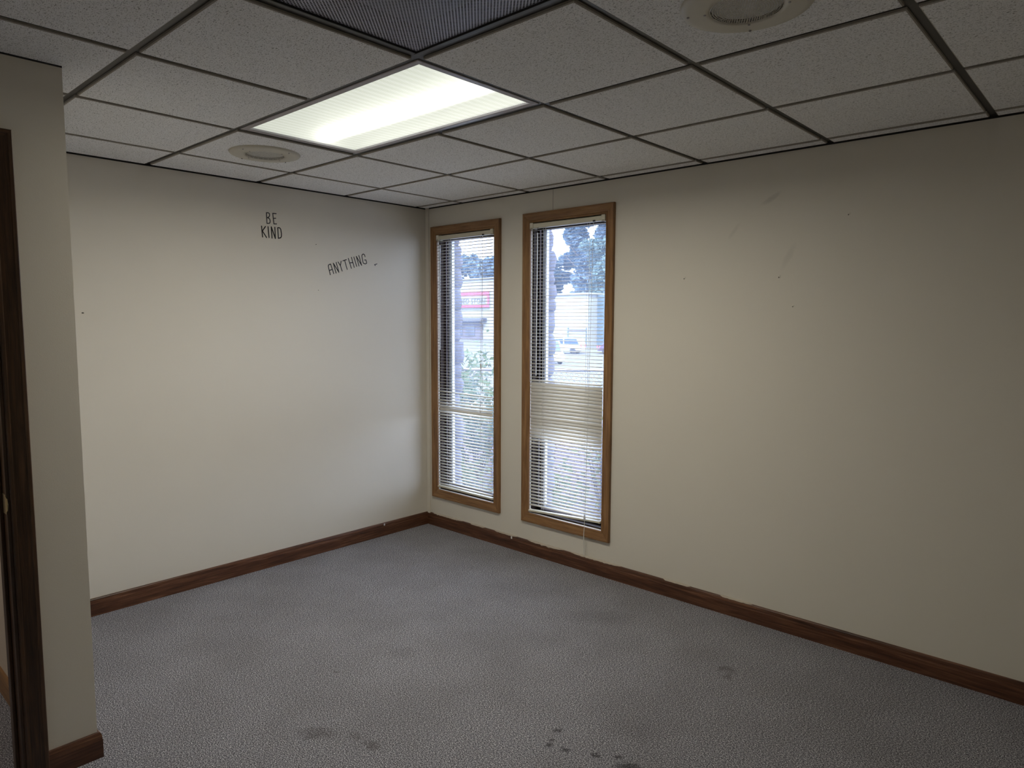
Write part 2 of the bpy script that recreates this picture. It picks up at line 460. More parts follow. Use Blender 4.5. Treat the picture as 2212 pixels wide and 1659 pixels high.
MB().box(0, .020, PY, 0, H-.0005, H+.001).box(0, .0012, PY, 0, H-.0005, H+.02).build('wall_angle', M_grid, ce)
MB().box(.020, X1, -.020, 0, H-.0005, H+.001).build('wall_angle', M_grid, ce)
MB().box(0, .0035, PY, 0, ZT-.004, H-.001).build('wall_angle', M_grid, ce)
MB().box(.0035, X1, -.0035, 0, ZT-.003, H-.001).build('wall_angle', M_grid, ce)
MB().box(PX, PX+.0025, Y1, PY, ZT-.005, ZT).build('wall_angle', M_grid, ce)

def tile_mesh(sx, sy):
    e = .0035; z0, z1, z2 = -.0085, -.0062, .012
    hx, hy = sx/2, sy/2
    rings = [(hx-e, hy-e, z0), (hx, hy, z1), (hx, hy, z2)]
    vs = []; fs = []
    for (a, b, z) in rings: vs += [(-a, -b, z), (a, -b, z), (a, b, z), (-a, b, z)]
    fs.append((3, 2, 1, 0))
    for k in range(2):
        for i in range(4): fs.append((k*4+i, k*4+(i+1) % 4, k*4+4+(i+1) % 4, k*4+4+i))
    fs.append((8, 9, 10, 11))
    me = mesh('ceiling_tile', vs, fs); me.materials.append(M_tile); me.materials.append(M_tile_side)
    for p in me.polygons: p.material_index = 0 if abs(p.normal.z) > .9 else 1
    return me
tcache = {}
xs = [0.0] + XI + [X1]; ys = [0.0] + YJ + [Y1]
for i in range(len(xs)-1):
    for j in range(len(ys)-1):
        x0, x1 = xs[i], xs[i+1]; y0, y1 = ys[j], ys[j+1]
        if i in (2, 3) and j == 3: continue                      # lamp
        if i == 4 and j == 4: continue                           # return air grille
        gx0 = FW+.001 if i else .021; gy0 = FW+.001 if j else .021
        x0 += gx0; x1 -= FW+.001; y0 -= gy0; y1 += FW+.001
        key = (round(x1-x0, 4), round(y0-y1, 4))
        if key not in tcache: tcache[key] = tile_mesh(*key)
        t = link('ceiling_tile', tcache[key], M_tile, ce, ((x0+x1)/2, (y0+y1)/2, H))
MB().box(HX, -.002, Y1, PY, H-.0085, H+.01).build('ceiling_panel', M_tile, ce)

# ---- baseboards
BP = [(0, 0), (.0135, 0), (.0135, .064), (.0122, .070), (.0118, .078), (.0098, .086), (.0070, .0905), (.0035, .092), (0, .092)]
bl = prism(BP, lambda u, v, t: (u, t, v), PY, 0, 0, -1.0).build('baseboard_left', M_base_y); tag(bl, 'dark brown wooden baseboard under the vinyl words', kind='structure')
bw = prism(BP, lambda u, v, t: (t, -u, v), 0, X1, 1.0, 0).build('baseboard_window', M_base_x); tag(bw, 'dark brown wooden baseboard with paint smears under the windows', kind='structure')
bp = prism(BP, lambda u, v, t: (PX+u, t, v), DY0+.057, PY, 0, 1.0).build('baseboard_partition', M_base_y); tag(bp, 'short dark brown baseboard beside the doorway', kind='structure')
prism(BP, lambda u, v, t: (t, PY+u, v), 0.0135, PX, 0, 1.0).build('baseboard_return', M_base_x, bp)
bh = prism(BP, lambda u, v, t: (t, PY-PT-.002-u, v), HX, PX-PT, 0, 0).build('baseboard_hall', M_oak_h); tag(bh, 'brown baseboard of the adjoining room', kind='structure')
bb2 = prism(BP, lambda u, v, t: (PX+u, t, v), Y1, DY1-.057, 0, 0).build('baseboard_back', M_base_y); tag(bb2, 'dark baseboard past the doorway', kind='structure')
# ragged smears of wall paint along the top of the window wall's baseboard
def smear(x0, x1, thick, seed):
    mb = MB(); n = max(6, int((x1-x0)/.012)); rnd = random.Random(seed); vs = []; fs = []
    for k in range(n+1):
        x = x0+(x1-x0)*k/n; e = min(1, 4*k/n, 4*(n-k)/n)
        d = thick*e*(.35+.65*abs(mnoise.noise(Vector((x*38, seed*3.1, 0)))*1.8))
        q = [(-.0145, .0905-d), (-.0142, .0875), (-.0048, .0945), (-.0002, .0955+.003*rnd.random())]
        if d < .004: q[0] = (-.0142, .0873)
        g = min(1, e*1.6)**.6 * (.75+.25*mnoise.noise(Vector((x*55, seed, 2))))
        g = max(0, min(1, g))
        vs += [(x, -.0002+(yy+.0002)*g if i_ < 3 else yy, .0935+(zz-.0935)*g) for i_, (yy, zz) in enumerate(q)]
    for k in range(n):
        for q in range(3): fs.append((k*4+q, k*4+4+q, k*4+5+q, k*4+q+1))
    return mb.add(vs, fs)
for k, (a, b, th) in enumerate([(.05, .40, .010), (.46, .62, .004), (.70, .92, .006), (1.00, 1.32, .013), (1.36, 1.75, .006), (2.02, 2.20, .004), (2.36, 2.55, .004)]):
    smear(a, b, th, k+1).build('paint_smear', M_caulk, bw)
tr1 = MB().box(.001, .036, -.010, 0, .0, H).build('trim_1', M_wall, bevel=.003); tag(tr1, 'narrow painted corner strip between the two walls', kind='structure')

MB().box(.868, .880, -.0142, -.0128, .072, .088).build('paint_fleck', M_white, bw)
MB().box(.0128, .0142, -.425, -.415, .074, .088).build('paint_fleck', M_white, bl)
MB().box(1.1965, 1.1982, -.0006, .0, 2.215, ZT-.004).build('panel_seam', M_dent, ww)
# pocks on the walls
for (x, z, r) in [(2.107, 1.769, .005), (2.616, 1.757, .006), (2.921, 2.026, .005), (2.688, 1.615, .0045)]:
    b = MB().lathe([(0, .0025), (r*.6, .0022), (r, 0)], n=10); b.v = [(x+p[0], -p[2], z+p[1]*1.4) for p in b.v]
    b.build('paint_bump', M_wall, ww, smooth=True)
    d = MB().lathe([(0, .0030), (r*.38, .0026), (r*.42, 0)], n=8); d.v = [(x-.003+p[0], -p[2], z-.005+p[1]*1.5) for p in d.v]
    d.build('nail_hole', M_dent, ww)
for (y, z, r) in [(-2.254, 1.567, .006), (-.917, 2.016, .004), (-.907, 1.727, .0035)]:
    d = MB().lathe([(0, .0012), (r*.6, .001), (r, 0)], n=8); d.v = [(p[2], y+p[0], z+p[1]*.6) for p in d.v]
    d.build('nail_hole', M_dent, wl)

# ------------------------------------------------------------------ windows
# casing section: u from the opening outwards, v = stand-off from the wall
CP = [(0, 0), (0, .010), (.003, .0125), (.010, .0130), (.013, .0105), (.018, .0118), (.030, .0150), (.042, .0172), (.047, .0178), (.049, .0196), (.058, .0196), (.060, .0176), (.060, 0)]
def casing(w, parent, mv, mh, proj=1.0):
    x0, x1, z0, z1 = inner(w)
    n = len(CP)
    def board(name, f, a, b, mat):
        mb = MB(); vs = []
        for s, end in ((-1, a), (1, b)):
            for (u, v) in CP: vs.append(f(u, v*proj, end+s*u))
        fs = [tuple(range(n))[::-1], tuple(range(n, 2*n))] + [(i, (i+1) % n, n+(i+1) % n, n+i) for i in range(n)]
        return mb.add(vs, fs).build(name, mat, parent)
    board('side_casing', lambda u, v, t: (x0-u, -v, t), z0, z1, mv)
    board('side_casing', lambda u, v, t: (x1+u, -v, t), z0, z1, mv)
    board('head_casing', lambda u, v, t: (t, -v, z1+u), x0, x1, mh)
    board('sill_casing', lambda u, v, t: (t, -v, z0-u), x0, x1, mh)

def window(name, w, label):
    root = empty(name, ((w[0]+w[1])/2, 0, 0)); tag(root, label, kind='structure')
    inv = root.location.copy()
    x0, x1, z0, z1 = inner(w)
    parts = []
    before = set(COL.objects)
    casing(w, root, M_oak_v, M_oak_h)
    J = .010
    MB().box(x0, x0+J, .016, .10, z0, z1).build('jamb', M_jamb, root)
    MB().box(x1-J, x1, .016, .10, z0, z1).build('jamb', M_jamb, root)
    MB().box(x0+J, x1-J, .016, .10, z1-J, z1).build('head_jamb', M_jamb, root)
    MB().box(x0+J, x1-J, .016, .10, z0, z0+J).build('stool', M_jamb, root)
    S = .030; SL = .038
    a0, a1, b0, b1 = x0+J, x1-J, z0+J, z1-J
    MB().box(a0, a0+SL, .062, .104, b0, b1).build('sash_stile', M_bronze, root, bevel=.003)
    MB().box(a1-S, a1, .062, .104, b0, b1).build('sash_stile', M_bronze, root, bevel=.003)
    MB().box(a0+SL, a1-S, .062, .104, b1-S, b1).build('sash_rail', M_bronze, root, bevel=.003)
    MB().box(a0+SL, a1-S, .062, .104, b0, b0+S).build('sash_rail', M_bronze, root, bevel=.003)
    MB().box(a0+.010, a0+.022, .0595, .0625, b0+.03, b1-.03).build('glazing_bead', M_alu, root)
    MB().box(a0+SL, a0+SL+.007, .088, .112, b0+.02, b1-.02).build('weather_bead', M_white, root)
    MB().box(a0+SL, a1-S, .0595, .0625, b0+.012, b0+.026).build('glazing_bead', M_alu, root)
    MB().box(a0+SL-.004, a1-S+.004, .082, .086, b0+S-.004, b1-S+.004).build('pane', M_glass, root)
    for o in set(COL.objects)-before:
        o.location -= inv
    return root
window('window_1', W1, 'narrow oak cased window beside the room corner')
window('window_2', W2, 'narrow oak cased window with a half closed blind, away from the corner')
# unpainted wall under the window casings shows as pale drips of old paint
for k, (x, z, l) in enumerate([(1.12, .2165, .05), (1.30, .2160, .10), (1.47, .2150, .09), (.20, .2225, .02)]):
    MB().box(x, x+l, -.0125, -.002, z-.004, z+.0015).build('paint_drip', M_caulk, ww, bevel=.0015)

# ---- blinds
PITCH = .02155
def slat_mesh(L):
    wd, n = .0245, 6; vs = []; fs = []
    for e in (0, 1):
        for k in range(n+1):
            s = -1+2*k/n
            y = s*wd/2; z = .0016*(1-s*s)
            inset = .0035*max(0, abs(s)-.55)/.45
            x = (-L/2+inset) if e == 0 else (L/2-inset)
            vs += [(x, y, z), (x, y, z+.0004)]
    m = 2*(n+1)
    for k in range(n):
        fs += [(2*k, 2*k+2, m+2*k+2, m+2*k), (2*k+1, m+2*k+1, m+2*k+3, 2*k+3), (2*k, 2*k+1, 2*k+3, 2*k+2), (m+2*k, m+2*k+2, m+2*k+3, m+2*k+1)]
    fs += [(0, m, m+1, 1), (2*n, 2*n+1, m+2*n+1, m+2*n)]
    me = mesh('slat', vs, fs); me.materials.append(M_slat)
    for p in me.polygons: p.use_smooth = abs(p.normal.z) > .5
    return me

def blind(w, label, x0, x1, ztop, zbot, tilt, offs, wand, lad, cord, railtilt):
    cx = (x0+x1)/2; L = x1-x0; yb = .002
    root = empty('window_blind', (cx, yb, zbot)); tag(root, label, 'window blind', 'mini blinds in the two windows')
    def P(mb, name, mat, **k):
        mb.v = [(p[0]-cx, p[1]-yb, p[2]-zbot) for p in mb.v]
        return mb.build(name, mat, root, **k)
    i = inner(w)
    hx0, hx1 = i[0]+.0015, i[1]-.0015
    P(MB().box(hx0+.006, hx1-.006, -.014, .024, ztop+.014, ztop+.042), 'headrail', M_cream, bevel=.002)
    for a, b in ((hx0, hx0+.026), (hx1-.026, hx1)):
        br = P(MB().box(a, b, -.018, .028, ztop+.010, ztop+.048), 'end_bracket', M_cream, bevel=.002)
        MB().box(a-cx+.004, b-cx-.004, -.0185-yb, -.018-yb, ztop+.0135-zbot, ztop+.016-zbot).build('bracket_latch', M_clip, br)
    P(MB().box(cord[0]-.008, cord[0]+.008, -.018, -.010, ztop+.012, ztop+.021), 'cord_lock', M_clip)
    me = slat_mesh(L)
    z = ztop; k = 0
    while z > zbot + .016:
        dz, dx, roll, extra = offs(z, k)
        o = bpy.data.objects.new('slat', me); COL.objects.link(o); o.parent = root
        o.location = (dx, 0, z+dz-zbot); o.rotation_euler = (math.radians(tilt(z)+extra), roll, 0)
        z -= PITCH; k += 1
    br = MB().box(-L/2, L/2, -.013, .013, -.006, .006)
    rail = br.build('bottom_rail', M_cream, root, (0, 0, .004), bevel=.003); rail.rotation_euler = (math.radians(6), railtilt, 0)
    for e in (-1, 1):
        MB().box(e*L/2-.004, e*L/2+.004, -.014, .014, -.007, .007).build('rail_cap', M_cream, rail, bevel=.002)
    for lx in lad:
        for yy in (-.0125+yb, .0125+yb):
            P(MB().tube([(lx, yy, ztop+.014), (lx, yy, (ztop+zbot)/2), (lx, yy, zbot+.008)], .0007, 5), 'ladder_string', M_cord)
        P(MB().tube([(lx+.006, yb, ztop+.014), (lx+.006, yb, zbot+.008)], .0008, 5), 'lift_string', M_cord)
    wx, wz0, wz1 = wand
    hk = P(MB().tube([(wx, -.016, ztop+.016), (wx, -.024, ztop+.010), (wx, -.024, ztop-.010)], .0012, 6), 'wand_hook', M_clip)
    P(MB().tube([(wx, -.024, wz0), (wx-.003, -.024, (wz0+wz1)/2), (wx-.005, -.024, wz1)], .0035, 6), 'tilt_wand', M_wand)
    xs_, pts = cord
    P(MB().tube(pts, .0011, 6), 'lift_cord', M_cord)
    return root, P

def sm(a, b, x): 
    t = max(0, min(1, (x-a)/(b-a))); return t*t*(3-2*t)
rb = random.Random(3)
j1 = [rb.uniform(-1, 1) for _ in range(200)]
def tilt1(z):
    t = -7 + 12*sm(1.5, .8, z)
    t += 26*math.exp(-((z-.905)/.055)**2)
    return t
def offs1(z, k):
    roll = 0; dz = 0; ex = j1[k]*1.6
    if abs(z-.885) < PITCH*.5: ex += 38
    if abs(z-1.030) < PITCH*.5: roll = .017; ex += 14; dz = -.004
    if z < .36: ex += 10*(.36-z)/.06
    return dz, j1[k]*.0012, roll, ex
b1, P1 = blind(W1, 'ivory mini blind in the corner window, one slat twisted shut', .1295, .682, 2.098, .306, tilt1, offs1,
    (.178, 2.075, 1.325), (.252, .573), (.604, [(.604, -.016, 2.112), (.604, -.022, 2.09), (.597, -.024, 1.4), (.593, -.024, 1.24)]), .0)
P1(MB().tube([(.593, -.024, 1.245), (.593, -.025, 1.232), (.593, -.024, 1.205)], [.002, .006, .0035], 8), 'cord_tassel', M_wand)
P1(MB().tube([(.593, -.024, 1.21), (.609, -.026, 1.16), (.603, -.024, 1.06), (.591, -.024, 1.02), (.593, -.024, .90), (.590, -.024, .72)], .001, 6), 'loose_cord', M_cord)
P1(MB().tube([(.594, -.024, 1.21), (.585, -.024, 1.10), (.587, -.024, .98), (.579, -.024, .90)], .001, 6), 'loose_cord', M_cord)

def tilt2(z):
    t = 7
    t += 67*(sm(1.175, 1.115, z) - sm(.90, .70, z))
    return t
def offs2(z, k):
    ex = j1[k+90]*1.5; roll = 0; dz = 0
    if z < .40:
        f = (.40-z)/.12; roll = -.018*f; ex += 5*f; dz = .004*f
    if .84 < z < 1.15: dz = j1[k]*.0015; roll = j1[k+60]*.004
    return dz, j1[k]*.0012, roll, ex
b2, P2 = blind(W2, 'ivory mini blind shut across its middle, bottom rail crooked', 1.0245, 1.588, 2.104, .308, tilt2, offs2,
    (1.094, 2.085, 1.188), (1.130, 1.470), (1.520, [(1.520, -.016, 2.118), (1.520, -.022, 2.10), (1.510, -.026, 1.3), (1.500, -.030, .60), (1.494, -.032, .355)]), -.058)
P2(MB().tube([(1.494, -.032, .365), (1.494, -.033, .350), (1.494, -.033, .330)], [.002, .006, .007], 8), 'cord_tassel', M_wand)
P2(MB().tube([(1.494, -.033, .332), (1.492, -.034, .24), (1.491, -.032, .20), (1.493, -.022, .15), (1.490, -.018, .098)], .0014, 6), 'loose_cord', M_cord)
P2(MB().tube([(1.496, -.033, .332), (1.489, -.034, .23), (1.487, -.032, .20), (1.484, -.022, .14), (1.479, -.018, .100)], .0014, 6), 'loose_cord', M_cord)

# ------------------------------------------------------------------ doorway
dr = empty('door_1', (PX, (DY0+DY1)/2, 0)); tag(dr, 'doorway with dark stained wooden casing at the left edge', kind='structure')
ob = dr.location.copy()
pre = set(COL.objects)
n = len(CP)
def dboard(name, f, a, b, sa, sb, mat):
    vs = []
    for s, end in ((sa, a), (sb, b)):
        for (u, v) in CP: vs.append(f(u, v, end+s*u))
    fs = [tuple(range(n))[::-1], tuple(range(n, 2*n))] + [(i, (i+1) % n, n+(i+1) % n, n+i) for i in range(n)]
    return MB().add(vs, fs).build(name, mat, dr)
dboard('side_casing', lambda u, v, t: (PX+v, DY0-.003+u, t), 0, DZ+.003, 0, 1, M_door_v)
dboard('side_casing', lambda u, v, t: (PX+v, DY1+.003-u, t), 0, DZ+.003, 0, 1, M_door_v)
dboard('head_casing', lambda u, v, t: (PX+v, t, DZ+.003+u), DY1+.003, DY0-.003, -1, 1, M_door_y)
MB().box(PX-PT-.002, PX+.001, DY0-.012, DY0-.0005, 0, DZ-.0005).build('jamb', M_door_v, dr)
MB().box(PX-PT-.002, PX+.001, DY1+.0005, DY1+.012, 0, DZ-.0005).build('jamb', M_door_v, dr)
MB().box(PX-PT-.002, PX+.001, DY1+.012, DY0-.012, DZ-.018, DZ-.0005).build('head_jamb', M_door_y, dr)
MB().box(PX-.085, PX-.050, DY0-.022, DY0-.012, 0, DZ-.018).build('door_stop', M_door_v, dr, bevel=.002)
MB().box(PX-.085, PX-.050, DY1+.012, DY1+.022, 0, DZ-.018).build('door_stop', M_door_v, dr, bevel=.002)
st = MB().box(PX-.040, PX-.004, DY0-.0140, DY0-.012, .917, .981).build('strike_plate', M_brass, dr, bevel=.0015)
lip = MB().add([(PX-.004, DY0-.0140, .922), (PX+.002, DY0-.0115, .930), (PX+.004, DY0-.0100, .949), (PX+.002, DY0-.0115, .968), (PX-.004, DY0-.0140, .976),
                (PX-.004, DY0-.0125, .922), (PX+.002, DY0-.0100, .930), (PX+.004, DY0-.0085, .949), (PX+.002, DY0-.0100, .968), (PX-.004, DY0-.0125, .976)],
               [(0, 1, 2, 3, 4), (9, 8, 7, 6, 5), (0, 5, 6, 1), (1, 6, 7, 2), (2, 7, 8, 3), (3, 8, 9, 4)]).build('strike_lip', M_brass, st)
for o in set(COL.objects)-pre:
    if o.parent == dr: o.location -= ob
hl = bpy.data.lights.new('hall_lamp', 'AREA'); hl.shape = 'RECTANGLE'; hl.size = .6; hl.size_y = .6; hl.energy = HALL_W; hl.color = (1, .93, .82); hl.spread = math.radians(150)
ho = bpy.data.objects.new('hall_lamp', hl); ho.location = (.25, -3.75, H-.02); COL.objects.link(ho)

# ------------------------------------------------------------------ ceiling lamp
fx0, fx1, fy0, fy1 = XI[1]+FW+.001, XI[3]-FW-.001, YJ[3]+FW+.001, YJ[2]-FW-.001
fc = ((fx0+fx1)/2, (fy0+fy1)/2)
lamp = empty('ceiling_light', (*fc, H)); tag(lamp, 'lit recessed fluorescent ceiling panel with ribbed lens', 'ceiling light')
def LP(mb, name, mat, **k):
    mb.v = [(p[0]-fc[0], p[1]-fc[1], p[2]-H) for p in mb.v]; return mb.build(name, mat, lamp, **k)
B = .026
for (a, b, c, d) in ((fx0, fx1, fy0, fy0+B), (fx0, fx1, fy1-B, fy1), (fx0, fx0+B, fy0+B, fy1-B), (fx1-B, fx1, fy0+B, fy1-B)):
    LP(MB().box(a, b, c, d, H-.004, H+.012), 'door_frame', M_frame, bevel=.0025)
# ribbed lens, slightly sagging
lx0, lx1, ly0, ly1 = fx0+B-.002, fx1-B+.002, fy0+B-.002, fy1-B+.002
mb = MB(); nx, ny = 240, 12; vs = []; fs = []
for a in range(nx+1):
    for b in range(ny+1):
        u, v = a/nx, b/ny
        sag = .004*math.sin(math.pi*u)*math.sin(math.pi*v)
        vs.append((lx0+(lx1-lx0)*u, ly0+(ly1-ly0)*v, H+.006-sag-(.0012 if a % 2 else 0)))
for a in range(nx):
    for b in range(ny): fs.append((a*(ny+1)+b, (a+1)*(ny+1)+b, (a+1)*(ny+1)+b+1, a*(ny+1)+b+1))
LP(mb.add(vs, fs), 'lens', M_lens)
LP(MB().box(fx0, fx1, fy0, fy1, H+.095, H+.10).box(fx0, fx0+.004, fy0, fy1, H+.012, H+.095).box(fx1-.004, fx1, fy0, fy1, H+.012, H+.095)
   .box(fx0, fx1, fy0, fy0+.004, H+.012, H+.095).box(fx0, fx1, fy1-.004, fy1, H+.012, H+.095), 'housing', M_white)
LP(MB().tube([(fx0+.02, -1.50, H+.045), (fx1-.02, -1.50, H+.045)], .019, 12), 'fluorescent_tube', M_tube)
al = bpy.data.lights.new('lamp_light', 'AREA'); al.shape = 'RECTANGLE'; al.size = .92; al.size_y = .30
al.energy = LAMP_W; al.color = (1.0, .945, .79); al.spread = math.radians(172)
ao = bpy.data.objects.new('lamp_light', al); ao.parent = lamp; ao.location = (.09, .085, -.006); COL.objects.link(ao)

# ------------------------------------------------------------------ return air grille
gx0, gx1, gy0, gy1 = XI[3]+FW+.001, XI[4]-FW-.001, YJ[4]+FW+.001, YJ[3]-FW-.001
gc = ((gx0+gx1)/2, (gy0+gy1)/2)
gr = empty('return_air_grille', (*gc, H)); tag(gr, 'dark perforated return air grille next to the lit ceiling panel', 'air grille')
def GP(mb, name, mat, **k):
    mb.v = [(p[0]-gc[0], p[1]-gc[1], p[2]-H) for p in mb.v]; return mb.build(name, mat, gr, **k)
B = .014
for (a, b, c, d) in ((gx0, gx1, gy0, gy0+B), (gx0, gx1, gy1-B, gy1), (gx0, gx0+B, gy0+B, gy1-B), (gx1-B, gx1, gy0+B, gy1-B)):
    GP(MB().box(a, b, c, d, H-.005, H+.010), 'frame', M_grid, bevel=.0015)
GP(MB().box(gx0+B, gx1-B, gy0+B, gy1-B, H+.001, H+.0016), 'perforated_face', M_perf)
GP(MB().box(gx0, gx1, gy0, gy1, H+.085, H+.09).box(gx0, gx0+.002, gy0, gy1, H+.01, H+.085).box(gx1-.002, gx1, gy0, gy1, H+.01, H+.085)
   .box(gx0, gx1, gy0, gy0+.002, H+.01, H+.085).box(gx0, gx1, gy1-.002, gy1, H+.01, H+.085), 'duct_box', M_void)

# ------------------------------------------------------------------ speakers
def speaker(c, label):
    root = empty('ceiling_speaker', (c[0], c[1], ZT)); tag(root, label, 'ceiling speaker', 'round speakers in the ceiling')
    R, r = .165, .091
    MB().lathe([(R, 0), (R, -.003), (R-.004, -.008), (R-.020, -.0105), (r+.012, -.0125), (r, -.012), (r, -.004)], n=72).build('rim', M_speaker, root, smooth=True)
    MB().lathe([(0, -.0135), (r*.5, -.0132), (r+.001, -.0118)], n=72).build('perforated_face', M_spkperf, root)
    MB().lathe([(0, .0), (r, .0), (r, -.010)], n=48).build('speaker_cavity', M_void, root)
    for k in range(4):
        a = k*math.pi/2+.35
        for rr in (.103, .146):
            MB().lathe([(0, -.0035), (.003, -.003), (.0038, 0)], n=10).build('screw', M_frame, root, (rr*math.cos(a), rr*math.sin(a), -.0115))
speaker((.712, -1.632), 'round off white speaker in the tile near the left wall')
speaker((3.139, -1.606), 'round off white speaker at the top edge, near the window wall')

# ------------------------------------------------------------------ vinyl words on the left wall
def glyph(strokes, r, mat, root, ry, rz):
    mb = MB()
    for s in strokes:
        s = [Vector((0, a, b)) for a, b in s]
        pts = [s[0]]
        for a, b in zip(s, s[1:]): pts.append(b)
        for a, b in zip(pts, pts[1:]):
            d = (b-a); 
            if d.length < 1e-6: continue
            d.normalize(); nn = Vector((0, -d.z, d.y))*r
            q = [a+nn, b+nn, b-nn, a-nn]
            mb.add([(.0003, p.y-ry, p.z-rz) for p in q] + [(.0009, p.y-ry, p.z-rz) for p in q], [(0, 1, 2, 3), (7, 6, 5, 4), (0, 4, 5, 1), (1, 5, 6, 2), (2, 6, 7, 3), (3, 7, 4, 0)])
        for p in pts:
            n_ = 10; c = [(r*math.cos(2*math.pi*k/n_), r*math.sin(2*math.pi*k/n_)) for k in range(n_)]
            mb.add([(.00032, p.y+a-ry, p.z+b-rz) for a, b in c]+[(.00088, p.y+a-ry, p.z+b-rz) for a, b in c], [tuple(range(n_)), tuple(range(2*n_-1, n_-1, -1))]+[(k, (k+1) % n_, n_+(k+1) % n_, n_+k) for k in range(n_)])
    return mb.build('letter', mat, root)
def word(label, letters, r, mat, ry, rz):
    root = empty('vinyl_word', (0, ry, rz)); tag(root, label, 'wall lettering')
    for s in letters: glyph(s, r, mat, root, ry, rz)
word('grey vinyl word BE on the left wall', [
 [[(-1.2493,2.1138),(-1.2508,2.1767),(-1.2393,2.1774),(-1.2340,2.1750),(-1.2314,2.1709),(-1.2317,2.1603),(-1.2374,2.1516),(-1.2469,2.1481),(-1.2362,2.1455),(-1.2310,2.1410),(-1.2287,2.1340),(-1.2287,2.1246),(-1.2310,2.1190),(-1.2351,2.1155),(-1.2486,2.1136)]],
 [[(-1.1883,2.1783),(-1.2102,2.1776),(-1.2045,2.1153),(-1.1873,2.1171)],[(-1.2074,2.1481),(-1.1918,2.1504)]]], .0030, M_greyv, -1.22, 2.145)
word('black vinyl word KIND on the left wall under BE', [
 [[(-1.2847,2.0941),(-1.28,2.0304)],[(-1.26,2.0941),(-1.2802,2.0662),(-1.2545,2.0296)]],
 [[(-1.2431,2.0946),(-1.2383,2.0311)]], [[(-1.2193,2.029),(-1.2221,2.0961),(-1.1974,2.0291),(-1.1989,2.0959)]],
 [[(-1.1774,2.0321),(-1.1797,2.0953),(-1.1720,2.0965),(-1.1660,2.0945),(-1.1599,2.0866),(-1.1564,2.063),(-1.1568,2.0466),(-1.1595,2.0400),(-1.1641,2.0355),(-1.1774,2.0319)]]], .0031, M_black, -1.22, 2.06)
word('dark vinyl word ANYTHING slanting up the left wall', [
 [[(-.8176,1.83),(-.8247,1.8576),(-.8312,1.8852),(-.8295,1.8905),(-.8259,1.8943),(-.8136,1.8994),(-.7914,1.8383)],[(-.8237,1.8573),(-.8021,1.865)]],
 [[(-.7732,1.8428),(-.793,1.9059),(-.7519,1.8493),(-.7712,1.9126)]],
 [[(-.7567,1.9162),(-.7395,1.8934),(-.7266,1.8586)],[(-.733,1.923),(-.7395,1.8934)]],
 [[(-.7199,1.9256),(-.6923,1.9355)],[(-.7061,1.9301),(-.6873,1.8715)]],
 [[(-.6772,1.9445),(-.654,1.8806)],[(-.6525,1.9534),(-.6312,1.8882)],[(-.665,1.9158),(-.6413,1.92)]],
 [[(-.6331,1.9565),(-.6115,1.8957)]], [[(-.5929,1.8995),(-.6135,1.9624),(-.5719,1.9053),(-.5927,1.9693)]],
 [[(-.5421,1.9655),(-.5485,1.9788),(-.5551,1.9819),(-.5620,1.9800),(-.5662,1.9757),(-.5686,1.9682),(-.5615,1.9305),(-.5591,1.9240),(-.5551,1.9195),(-.5452,1.917),(-.5370,1.9180),(-.5318,1.9215),(-.5305,1.927),(-.5369,1.944),(-.5469,1.9424)]]], .0028, M_navy, -.68, 1.90)
word('torn scrap of dark vinyl lettering after ANYTHING', [[[(-.4587,1.9103),(-.4654,1.9164),(-.4447,1.9232)]]], .0024, M_navy, -.455, 1.917)

# ------------------------------------------------------------------ outside: stone facing
ext = wall_mesh([-3.0, X1+.1], [-.5, H+.25], [(W1[0]+.012, W1[1]-.04, W1[2]+.02, W1[3]-.02), (W2[0]+.010, W2[1]-.04, W2[2]+.02, W2[3]-.02)], .1005, .20, lambda u, t, z: (u, t, z)).build('wall_exterior', M_mortar)
tag(ext, 'field stone facing outside the windows', kind='structure')
def stone(cx, cy, cz, sx, sy, sz, seed):
    bm = bmesh.new(); bmesh.ops.create_cube(bm, size=1)
    bmesh.ops.subdivide_edges(bm, edges=bm.edges[:], cuts=2, use_grid_fill=True)
    for v in bm.verts:
        p = v.co.copy(); q = p.normalized()*.62; p = p.lerp(q, .55)
        d = mnoise.noise(p*2.3+Vector((seed*7.1, seed*1.7, 0)))*.13
        p *= 1+d; v.co = Vector((p.x*sx, p.y*sy, p.z*sz))
    me = bpy.data.meshes.new('stone'); bm.to_mesh(me); bm.free()
    return link('stone', me, M_stone, ext, (cx, cy, cz), True)
rs = random.Random(11)
for w, xb in ((W1, .108), (W2, 1.012)):
    z = w[2]-.02; k = 0
    while z < w[3]+.04:
        h = rs.uniform(.075, .16); out = rs.uniform(-.012, .022)
        stone(xb-.075+out, .185+rs.uniform(-.012, .012), z+h/2, .17, .13, h*1.12, rs.random()*50)
        z += h; k += 1

# ground, planting, street
g1 = MB().add([(-14, .2, -.45), (8, .2, -.45), (8, 8, -.50), (-14, 8, -.50), (-14, .2, -.55), (8, .2, -.55), (8, 8, -.6), (-14, 8, -.6)],
              [(0, 1, 2, 3), (7, 6, 5, 4), (0, 4, 5, 1), (1, 5, 6, 2), (2, 6, 7, 3), (3, 7, 4, 0)]).build('floor_bed', M_mulch); tag(g1, 'mulched planting bed outside the windows', kind='structure')
g2 = MB().add([(-150, 8.0, -.52), (40, 8.0, -.52), (40, 15, -1.9), (-150, 15, -1.9), (40, 160, -1.9), (-150, 160, -1.9), (-150, .3, -.52), (-14, .3, -.52), (-14, 8, -.52)],
              [(0, 1, 2, 3), (3, 2, 4, 5), (6, 7, 8, 0)]).build('floor_street', M_pave); tag(g2, 'pale sunlit street and parking lot outside', kind='structure')

